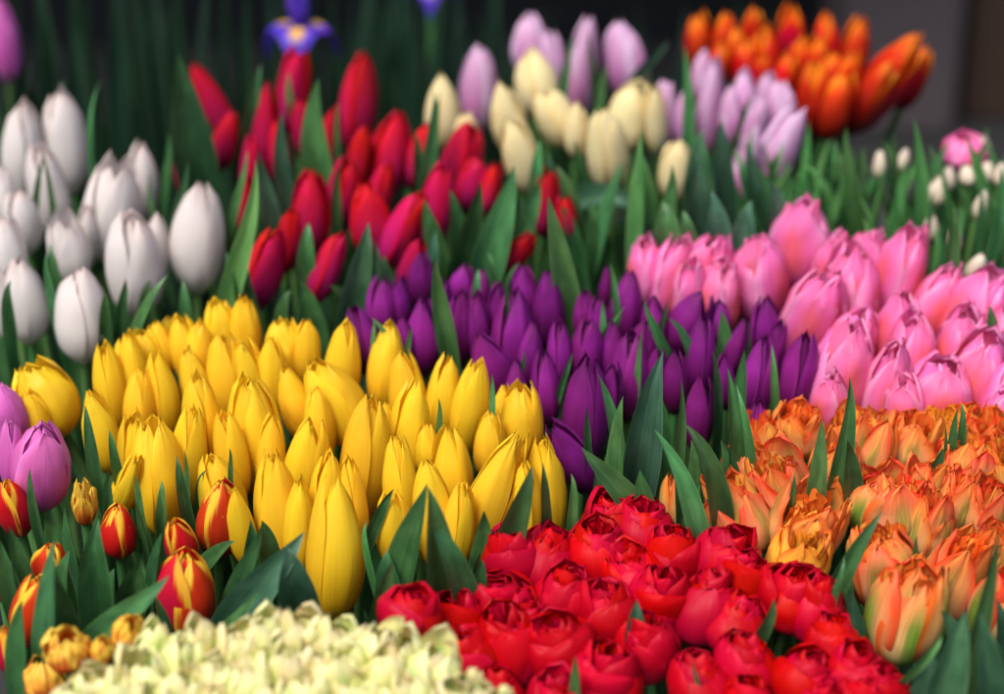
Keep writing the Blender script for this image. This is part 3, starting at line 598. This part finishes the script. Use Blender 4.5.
leaves_at('striped bunch', [
 (184,506,175,456,15,-2,dict(d=-.03)), (186,500,185,450,12,0,dict(d=-.02)), (35,520,28,468,16,0), (102,515,107,470,16,2), (142,515,134,474,16,-2), (24,592,10,526,26,-4), (90,606,97,520,42,0,dict(d=-.02,turn=.3)), (40,655,52,540,36,6,dict(d=-.06,turn=-.3)), (70,640,56,560,34,-4,dict(d=-.05,m='leaf')), (84,625,168,576,34,14,dict(d=-.11,turn=0)),
 (150,586,163,532,28,2,dict(d=-.02)), (222,600,262,524,30,8,dict(m='leaf')), (222,612,303,533,48,16,dict(d=-.05,turn=0,m='leaf_blue')), (212,630,258,592,22,8,dict(d=-.05,m='leaf')), (150,555,135,500,24,0,dict(d=.02)), (74,560,66,505,24,0,dict(d=.02)), (10,600,0,540,26,0), (165,636,156,596,20,0,dict(d=-.04,m='leaf')), (120,600,140,560,40,6,dict(d=.01)), (200,560,236,540,26,6,dict(d=.0)),
 (14,668,22,600,30,0,dict(d=-.03)), (110,620,112,570,36,0,dict(d=.02)), (60,610,70,550,36,0,dict(d=.03)), (240,640,250,600,36,0,dict(d=.02)), (150,650,160,616,20,6,dict(d=-.05,m='leaf_blue')),(200,500,206,470,14,0,dict(d=.0)), (160,520,160,480,18,0,dict(d=.02)), (265,560,262,520,30,0,dict(d=.0)), (240,575,250,520,30,0,dict(d=.01)),
])

CR['orchid-pink tulips'] = bunch('orchid bunch', 'orchid-pink', 'orchid', [
 (42,466,62,96,14,"large orchid-pink tulip leaning right against the yellow bunch"), (6,414,46,64,-6,"orchid-pink tulip cut by the left edge above the other two"), (12,456,30,80,4,"rosy orchid-pink tulip wedged at the left edge behind the large one"),
], leafmat='leaf', phrase='orchid-pink trio', conv=.9, wf=1.02, dz=-.02)

CR['orange frilled tulips'] = bunch('tango bunch', 'orange frilled', 'tango', [
 (738,510,66,80,-6,"peach frilled tulip leaning out beside the red frilled bunch"), (776,482,62,70,-2), (764,440,50,56,-6), (798,426,52,50,0), (806,520,66,76,4), (800,556,58,66,0,k('tango_yellow',"bright yellow-orange frilled tulip touching the red frilled bunch")), (836,470,50,60,4), (878,452,38,66,2,k('tango_closed',"smooth pale orange tulip standing closed beside the dark leaf")),
 (853,432,46,48,-4), (912,436,56,52,0), (945,430,44,46,2,k('tango_yellow')), (988,436,50,56,0), (962,466,66,66,0), (996,470,46,66,2), (866,500,50,54,-4,k('tango_green')), (898,500,70,66,0), (925,484,40,56,10), (930,520,44,70,8), (960,498,40,60,10), (990,505,48,60,0),
 (883,562,66,84,-8,k('tango_green',"orange frilled tulip just behind and left of the sharpest front one")), (905,606,74,98,0,k('tango_green',"sharpest orange frilled tulip with green stripes, standing front most of all oranges")), (955,570,60,92,6,k('tango',"salmon tulip with wide open petals beside the sharpest orange one")), (998,602,50,78,2,k('tango_green',"peach tulip cut by the right edge above dark leaves")), (1000,550,44,60,0), (750,470,50,56,-4,k('tango_green')), (672,500,30,60,-4,k('tango_closed',"small closed orange tulip alone behind the red frilled bunch")),
 (1000,420,30,36,0), (968,418,34,34,0), (876,428,36,34,0),
], leafmat='leaf', phrase='orange bunch', ncol=6, lean=3, wf=1.08, ext=1.1, tv=12)
leaves_at('tango bunch', [
 (830,495,850,376,28,8,dict(d=-.05,turn=.2)), (820,500,824,420,24,-2,dict(d=-.06,m='leaf')), (856,494,846,440,28,-4,dict(d=-.06)), (944,460,944,424,13,0,dict(d=-.04)), (956,458,957,408,13,-2,dict(d=-.04)), (963,450,961,402,12,0,dict(d=-.03)), (932,470,943,448,16,4,dict(d=-.05)), (790,505,793,472,9,0,dict(d=-.05)),
 (830,604,884,512,26,-14,dict(d=-.03,turn=.2)), (835,600,846,556,14,-4,dict(d=-.06,m='leaf')), (966,690,1000,528,24,8,dict(d=-.08,turn=0)), (936,720,968,610,56,-6,dict(d=-.10,m='leaf_blue',turn=.3)), (990,720,978,610,44,4,dict(d=-.06,m='leaf_blue')), (850,600,846,560,30,0,dict(d=.02)), (960,660,940,610,40,0,dict(d=-.02,m='leaf_blue')), (912,660,944,636,16,8,dict(d=-.12,m='leaf_bright')),
 (1000,700,996,640,50,0,dict(d=-.02,m='leaf_blue')), (860,640,852,590,36,0,dict(d=.02,m='leaf_blue')), (920,570,918,535,12,0,dict(d=-.06)), (870,650,880,600,40,0,dict(d=.04)), (1002,660,1000,600,40,0,dict(d=.0,m='leaf_blue')), (925,700,930,650,40,0,dict(d=-.02,m='leaf_blue')), (728,500,722,460,24,0,dict(d=.02)), (695,545,702,480,26,0,dict(d=.02,m='leaf')), (712,560,714,500,26,0,dict(d=.03)),
])

rr = random.Random(3)
SC = [
 (512,552,52,60,-6,"dark red frilled tulip at the bunch's upper left, under the long yellow one"), (545,556,54,60,4), (612,516,54,48,2), (645,528,56,54,4), (672,552,54,60,6), (600,550,56,56,0), (638,572,56,58,0), (498,602,58,62,0), (520,615,44,50,2), (660,596,54,64,4), (725,556,56,66,2), (745,582,50,58,6), (702,602,58,66,4), (738,622,52,56,4),
 (560,645,58,70,-4), (508,640,62,74,0), (466,622,60,66,-2), (412,610,64,50,0,dict(l="flat-topped dark red tulip alone between leaf fan and cream bunch",d=-.045,wf=1.0)), (470,652,54,56,0), (646,640,54,66,4), (606,672,64,64,0,"bright red tulip in front of the small pointed leaf, bottom row"), (792,592,54,60,4), (820,606,48,60,6), (836,640,46,54,8), (750,660,56,60,0), (704,680,56,60,0), (802,676,54,56,2), (850,668,50,54,6), (884,682,46,46,8,"red frilled tulip at the bunch's lower right corner before blue-green leaves"), (755,700,50,50,0),(606,612,54,62,2), (560,596,54,60,-2), (865,700,46,46,0), (820,700,44,44,0), (500,690,48,46,0), (560,700,54,56,0)]
CR['red frilled tulips'] = bunch('scarlet bunch', 'red frilled', 'scarlet', SC, leafmat='leaf', phrase='red frilled bunch', ncol=7, lean=0, dz=-.01, wf=1.26, tv=16, ext=1.14, leaves=1)
leaves_at('scarlet bunch', [
 (635,645,637,600,30,0,dict(d=-.05,m='leaf_blue',fold=.7,turn=.1)), (579,705,576,656,20,0,dict(d=-.06)), (752,634,772,598,20,6,dict(d=-.06)), (706,690,693,660,8,-2,dict(d=-.06)), (468,590,480,552,16,0,dict(d=.0)), (600,500,600,480,20,0,dict(d=.08)),
])
CC = [(146,676,50,54,-4), (182,652,46,56,0), (204,640,44,50,2), (236,648,48,60,0), (268,636,46,60,-2), (300,632,52,60,0), (332,640,50,56,2), (366,646,50,60,0), (400,652,48,52,2), (290,668,52,60,0), (250,684,50,56,0), (340,676,52,60,0), (386,676,50,60,2), (430,668,52,60,6,"cream frilled tulip with upright pointed petals next to the red frilled ones"), (412,692,48,50,0), (470,690,50,44,8), (126,694,46,46,-4), (102,682,44,42,-6), (184,688,48,50,0), (216,676,46,52,0), (310,694,50,50,0), (362,696,48,46,0), (220,700,46,44,0), (450,700,46,40,0), (276,700,46,46,0), (155,640,36,40,0), (70,698,44,36,-6), (500,702,40,34,6), (250,660,40,46,0), (318,660,40,46,0), (352,664,40,46,0), (154,702,44,40,0)]
CR['cream frilled tulips'] = bunch('cream bunch', 'cream frilled', 'cream', CC, leafmat='leaf', phrase='cream frilled bunch', ncol=7, lean=2, dz=-.075, wf=1.22, ext=1.3, tv=14, leaves=1)
leaves_at('cream bunch', [(260,690,264,640,16,4,dict(d=-.04,m='leaf_bright')), (376,690,372,640,14,-4,dict(d=-.03,m='leaf')), (330,705,340,668,14,3,dict(d=-.05,m='leaf_bright')), (196,665,192,622,14,0,dict(d=-.03,m='leaf')), (462,710,470,672,14,3,dict(d=-.05,m='leaf_bright')), (310,650,318,606,12,3,dict(d=-.03,m='leaf_bright')), 
 (107,705,113,652,15,0,dict(d=-.04)), (213,684,225,632,16,2,dict(d=-.04,m='leaf')), (170,705,175,664,14,0,dict(d=-.04,m='leaf_bright')), (292,645,290,608,20,0,dict(d=-.02,m='leaf_bright')), (148,660,156,620,20,6,dict(d=.0)), (424,700,430,660,14,0,dict(d=-.04,m='leaf_bright')),
])

CR['white-budded plants'] = bunch('green bed', 'pale', 'bud', [
 (880,165,14,28,0,k('bud',"pale bud in the green bed straight below the largest orange-red tulip")), (903,160,13,24,4), (938,190,22,34,14,k('bud',"blush bud leaning right among the green bed's leaves")), (984,150,18,28,0), (930,228,16,28,-14,k('bud',"pale bud low in the green bed above the pink bunch")), (976,268,20,32,24,k('bud',"blush bud at the green bed's lower right end")), (950,178,14,26,0), (965,152,46,34,0,k('pink',"round mauve-pink bloom standing out of the green bed")), (968,176,18,20,0), (985,172,18,22,0),  (980,205,14,30,8),
 (1000,175,14,24,0),
 (955,240,15,30,-8),
], leafmat='leaf_bright', phrase='green bed', dz=.0, leaves=2, wf=1.05, noun='budding tulip', group='budding tulips in the green bed', ncol=4)
rb = random.Random(5); LB = []
for i in range(110):
    u0 = rb.uniform(745, 1015); v0 = rb.uniform(190, 300); t = rb.uniform(-32, 32)
    if v0 > 250 and u0 < 830: v0 -= 50
    LB.append((u0, v0, u0 + t, v0 - rb.uniform(40, 85), rb.uniform(8, 16), rb.uniform(-9, 9), dict(d=rb.uniform(.03, .12), m=rb.choice(['leaf_bright', 'leaf_bright', 'leaf']))))
LB += [(925,215,912,118,20,-3,dict(m='leaf_bright')), (862,200,846,128,18,-4,dict(m='leaf_bright')), (985,260,1000,165,26,6,dict(m='leaf_bright')), (948,290,952,200,24,0,dict(m='leaf_bright'))]
leaves_at('green bed', LB)

CR['lone magenta tulip'] = bunch('corner', 'magenta', 'orchid', [(6,40,28,80,4,"blurred magenta-pink tulip alone in the top left corner")], dz=.06, leaves=2, leafmat='leaf')


# ------------------------------------------------------------------ crates under the bunches
def box(vs, fs, x0, x1, y0, y1, z0, z1):
    b = len(vs)
    vs.extend([(x, y, z) for z in (z0, z1) for x, y in ((x0, y0), (x1, y0), (x1, y1), (x0, y1))])
    fs.extend([tuple(b + i for i in f) for f in ((0, 3, 2, 1), (4, 5, 6, 7), (0, 1, 5, 4), (1, 2, 6, 5), (2, 3, 7, 6), (3, 0, 4, 7))])
def flat(name, vs, fs, m, parent=None, bev=0.0):
    me = mk(name, vs, fs, m, smooth=False); o = bpy.data.objects.new(name, me); link(o, parent)
    if bev:
        md = o.modifiers.new('bevel', 'BEVEL'); md.width = bev; md.segments = 2
    return o

for nm, (x0, x1, y0, y1) in CR.items():
    m_ = .022; x0 -= m_; x1 += m_; y0 -= m_; y1 += m_; z1 = .17
    cx, cy = (x0 + x1) / 2, (y0 + y1) / 2; hx, hy = (x1 - x0) / 2, (y1 - y0) / 2; t = .004
    e = bpy.data.objects.new('flower_crate', None); e.location = (cx, cy, 0); link(e)
    tag(e, f"black plastic crate holding the {nm}", 'crate', 'crates holding the cut flowers')
    vs, fs = [], []
    box(vs, fs, -hx, hx, -hy, hy, .003, .009)
    flat('base', vs, fs, M['crate'], e)
    for a in range(4):
        vs, fs = [], []
        if a < 2:
            s = -1 if a else 1; yy = s * (hy - t / 2)
            box(vs, fs, -hx, hx, yy - t / 2, yy + t / 2, .0095, z1)
            for q in range(5):
                xx = -hx * .8 + hx * 1.6 * q / 4; box(vs, fs, xx - .004, xx + .004, yy + s * .0022, yy + s * .007, .02, z1 - .02)
        else:
            s = -1 if a == 3 else 1; xx = s * (hx - t / 2)
            box(vs, fs, xx - t / 2, xx + t / 2, -hy + t + .0005, hy - t - .0005, .0095, z1)
            for q in range(3):
                yy = -hy * .7 + hy * 1.4 * q / 2; box(vs, fs, xx + s * .0022, xx + s * .007, yy - .004, yy + .004, .02, z1 - .02)
        flat('side_panel', vs, fs, M['crate'], e)
    vs, fs = [], []
    for s in (-1, 1):
        box(vs, fs, -hx - .006, hx + .006, s * (hy + .003) - .004, s * (hy + .003) + .004, z1 + .0005, z1 + .008)
        box(vs, fs, s * (hx + .002) - .004, s * (hx + .002) + .004, -hy + .0015, hy - .0015, z1 + .0005, z1 + .008)
    flat('rim', vs, fs, M['crate'], e)

# ------------------------------------------------------------------ setting
vs, fs = [], []
N = 40
for j in range(N + 1):
    for i in range(N + 1): vs.append(((i / N - .5) * 60, -5 + j / N * 60, 0))
fs = [(j * (N + 1) + i, j * (N + 1) + i + 1, (j + 1) * (N + 1) + i + 1, (j + 1) * (N + 1) + i) for j in range(N) for i in range(N)]
g = flat('ground', vs, fs, M['ground']); tag(g, kind='structure')
def bx_thing(name, x0, x1, y0, y1, z0, z1, m, label, cat, bev=.01):
    vs, fs = [], []; cx, cy = (x0 + x1) / 2, (y0 + y1) / 2
    box(vs, fs, x0 - cx, x1 - cx, y0 - cy, y1 - cy, 0, z1 - z0)
    o = flat(name, vs, fs, m, None, bev); o.location = (cx, cy, z0); tag(o, label, cat); return o
bx_thing('back_wall', -4, 4, 3.9, 4.05, 0, 3.0, M['wall'], "dark plain wall closing the stall behind all the flowers", 'wall')
P0 = at(846, 60, 3.35); P1 = at(962, 60, 3.35)
bx_thing('pillar', P0.x, P1.x, P0.y, P0.y + .3, 0, 3.0, M['pillar'], "blurred mauve-grey pillar behind the orange-red tulips", 'pillar', .015)
bx_thing('wooden_shutter', P1.x + .03, P1.x + 1.4, P0.y + .1, P0.y + .15, 0, 2.4, M['brown'], "dark brown wooden shutter beside the mauve-grey pillar", 'shutter')
# unseen cloth roof, added to shade the back of the stall
aw = bpy.data.objects.new('added_shade', None); aw.location = (0, 3.45, 0); link(aw)
tag(aw, "added unseen cloth roof shading the plants behind the cut flowers", 'added_shade')
vs, fs = [], []
for i in range(13):
    x = -3.2 + 6.4 * i / 12
    for j in range(7):
        vs.append((x, -1.15 + 2.0 * j / 6, 1.95 + .05 * j - .02 * math.sin(i * math.pi)))
for i in range(12):
    for j in range(6): fs.append((i * 7 + j, i * 7 + j + 1, (i + 1) * 7 + j + 1, (i + 1) * 7 + j))
c_ = flat('added_shade_cloth', vs, fs, M['shade_cloth'], aw); md = c_.modifiers.new('s', 'SOLIDIFY'); md.thickness = .004
for sx_ in (-3.15, 3.15):
    vs, fs = [], []; box(vs, fs, sx_ - .02, sx_ + .02, -1.1, -1.06, 0, 1.94); flat('added_shade_post', vs, fs, M['crate'], aw, .003)

# shade-toned sword-leaved plants standing behind, some with iris flowers
def blade(parent, p0, p3, w, bend, mat, seed, name='leaf', face=None, fold=.35):
    d = p3 - p0; mid = Vector(bend)
    me = leaf_mesh(p0, p0 + d * .3 + mid * .3, p0 + d * .7 + mid, p3, w, face or Vector((rng.uniform(-.6, .6), -1, .2)), mat, fold=fold, twist=rng.uniform(-.8, .8), seed=seed)
    me.name = name; o = bpy.data.objects.new(name, me); link(o, parent); return o
def iris_flower(parent, p, s):
    r = random.Random(4)
    pis = Vector(p)
    core = bpy.data.objects.new('bloom', tube_mesh([Vector((0, 0, -.25)), Vector((0, 0, -.1)), Vector((0, 0, 0)), Vector((0, 0, .25))], .07, M['stem'])); link(core, parent)
    core.location = pis; core.scale = (s, s, s)
    for q in range(3):
        a = R(-90 + 120 * q); ca, sa = math.cos(a), math.sin(a)
        me = leaf_mesh(Vector((0, 0, 0)), Vector((ca * .35, sa * .35, .25)), Vector((ca * .75, sa * .75, .2)), Vector((ca * .85, sa * .85, -.75)), .85, Vector((0, 0, 1)), M['iris'], fold=-.15, seed=q, wave=.2)
        o = bpy.data.objects.new('petal', me); link(o, core)
        a += R(60); ca, sa = math.cos(a), math.sin(a)
        me = leaf_mesh(Vector((0, 0, 0)), Vector((ca * .3, sa * .3, .3)), Vector((ca * .3, sa * .3, .7)), Vector((ca * .05, sa * .05, 1.0)), .42, Vector((-ca, -sa, .2)), M['iris_plain'], fold=.5, seed=q + 5, wave=.2)
        o = bpy.data.objects.new('petal', me); link(o, core)
places = [(-15, 2.05), (30, 2.2), (70, 2.05), (115, 2.25), (150, 2.1), (200, 2.25), (240, 2.1), (292, 2.12), (340, 2.25), (385, 2.15), (425, 2.3), (470, 2.4), (520, 2.5), (580, 2.45), (640, 2.4), (665, 2.2), (735, 2.45), (800, 2.5)]
for n, (u, d) in enumerate(places):
    base = at(u, 200, d); base.z = 0.0
    e = bpy.data.objects.new('iris_plant', None); e.location = base; link(e)
    top = at(u, -30 if u < 480 else 25, d).z
    for q in range(15 if u < 480 else 9):
        a = rng.uniform(0, 6.28); rad = rng.uniform(.0, .03); sp = rng.uniform(.01, .11)
        hgt = top * rng.uniform(.72, 1.12)
        blade(e, Vector((rad * math.cos(a), rad * math.sin(a), 0)), Vector((sp * math.cos(a), sp * math.sin(a), hgt)), rng.uniform(.022, .042), (rng.uniform(-.02, .02), rng.uniform(-.02, .02), .02), M['leaf_shaded'], n * 20 + q)
    fl = {7: (299, 30, .050), 10: (431, -12, .036)}.get(n)
    names = ["leftmost", "second from left", "third from left", "fourth from left", "fifth from left", "sixth from left", "seventh from left", "", "ninth from left", "tenth from left", "", "twelfth from left", "thirteenth from left", "fourteenth from left", "fourteenth", "third from right", "second from right", "rightmost"]
    if fl:
        p = at(fl[0], fl[1], d - .16) - base
        vs_ = [bez(Vector((0, 0, 0)), Vector((0, 0, p.z * .4)), Vector((p.x, p.y, p.z * .6)), p + Vector((0, 0, -fl[2] * .25)), i / 7) for i in range(8)]
        st_ = bpy.data.objects.new('stem', tube_mesh(vs_, .004, M['stem'])); link(st_, e)
        iris_flower(e, p, fl[2])
        tag(e, "dark iris plant bearing the violet flower with a yellow blaze" if n == 7 else "dark iris plant with violet flower just touching the top edge", 'iris', 'dark iris plants behind the stall')
    else:
        nm_ = names[n] if n != 14 else "fourth from right"
        tag(e, f"dark flowerless iris plant, {nm_} in the shaded back row", 'iris', 'dark iris plants behind the stall')


# ------------------------------------------------------------------ camera, light, world
cam = bpy.data.cameras.new('camera'); co = bpy.data.objects.new('camera', cam); link(co)
co.location = CAM; co.rotation_euler = (R(90) - PITCH, 0, 0)
cam.lens = LENS; cam.sensor_width = 36; cam.clip_end = 200; cam.clip_start = .05
cam.dof.use_dof = True; cam.dof.focus_distance = depth(520); cam.dof.aperture_fstop = .070 / .030; cam.dof.aperture_blades = 7
sc = bpy.context.scene; sc.camera = co
EL, AZ = 58, 215     # sun height; compass of the direction it comes from, 0 = +Y, clockwise
sd = bpy.data.lights.new('sun', 'SUN'); sd.energy = 2.7; sd.angle = R(28); sd.color = (1, .96, .9)
so = bpy.data.objects.new('sun', sd); link(so)
dv = Vector((math.sin(R(AZ)) * math.cos(R(EL)), math.cos(R(AZ)) * math.cos(R(EL)), math.sin(R(EL))))
so.rotation_euler = dv.to_track_quat('Z', 'Y').to_euler()
w = bpy.data.worlds.new('World'); sc.world = w; w.use_nodes = True; nt = w.node_tree
bg = nt.nodes['Background']; sky = nt.nodes.new('ShaderNodeTexSky'); sky.sky_type = 'NISHITA'; sky.sun_disc = False
sky.sun_elevation = R(EL); sky.sun_rotation = R(AZ); sky.air_density = 1.0; sky.dust_density = 3.0
nt.links.new(sky.outputs[0], bg.inputs[0]); bg.inputs[1].default_value = 0.105
sc.view_settings.view_transform = 'Standard'; sc.view_settings.look = 'None'; sc.view_settings.exposure = 0.56; sc.view_settings.gamma = 1
sc.cycles.use_denoising = True; sc.cycles.max_bounces = 8; sc.cycles.diffuse_bounces = 4; sc.cycles.transmission_bounces = 4
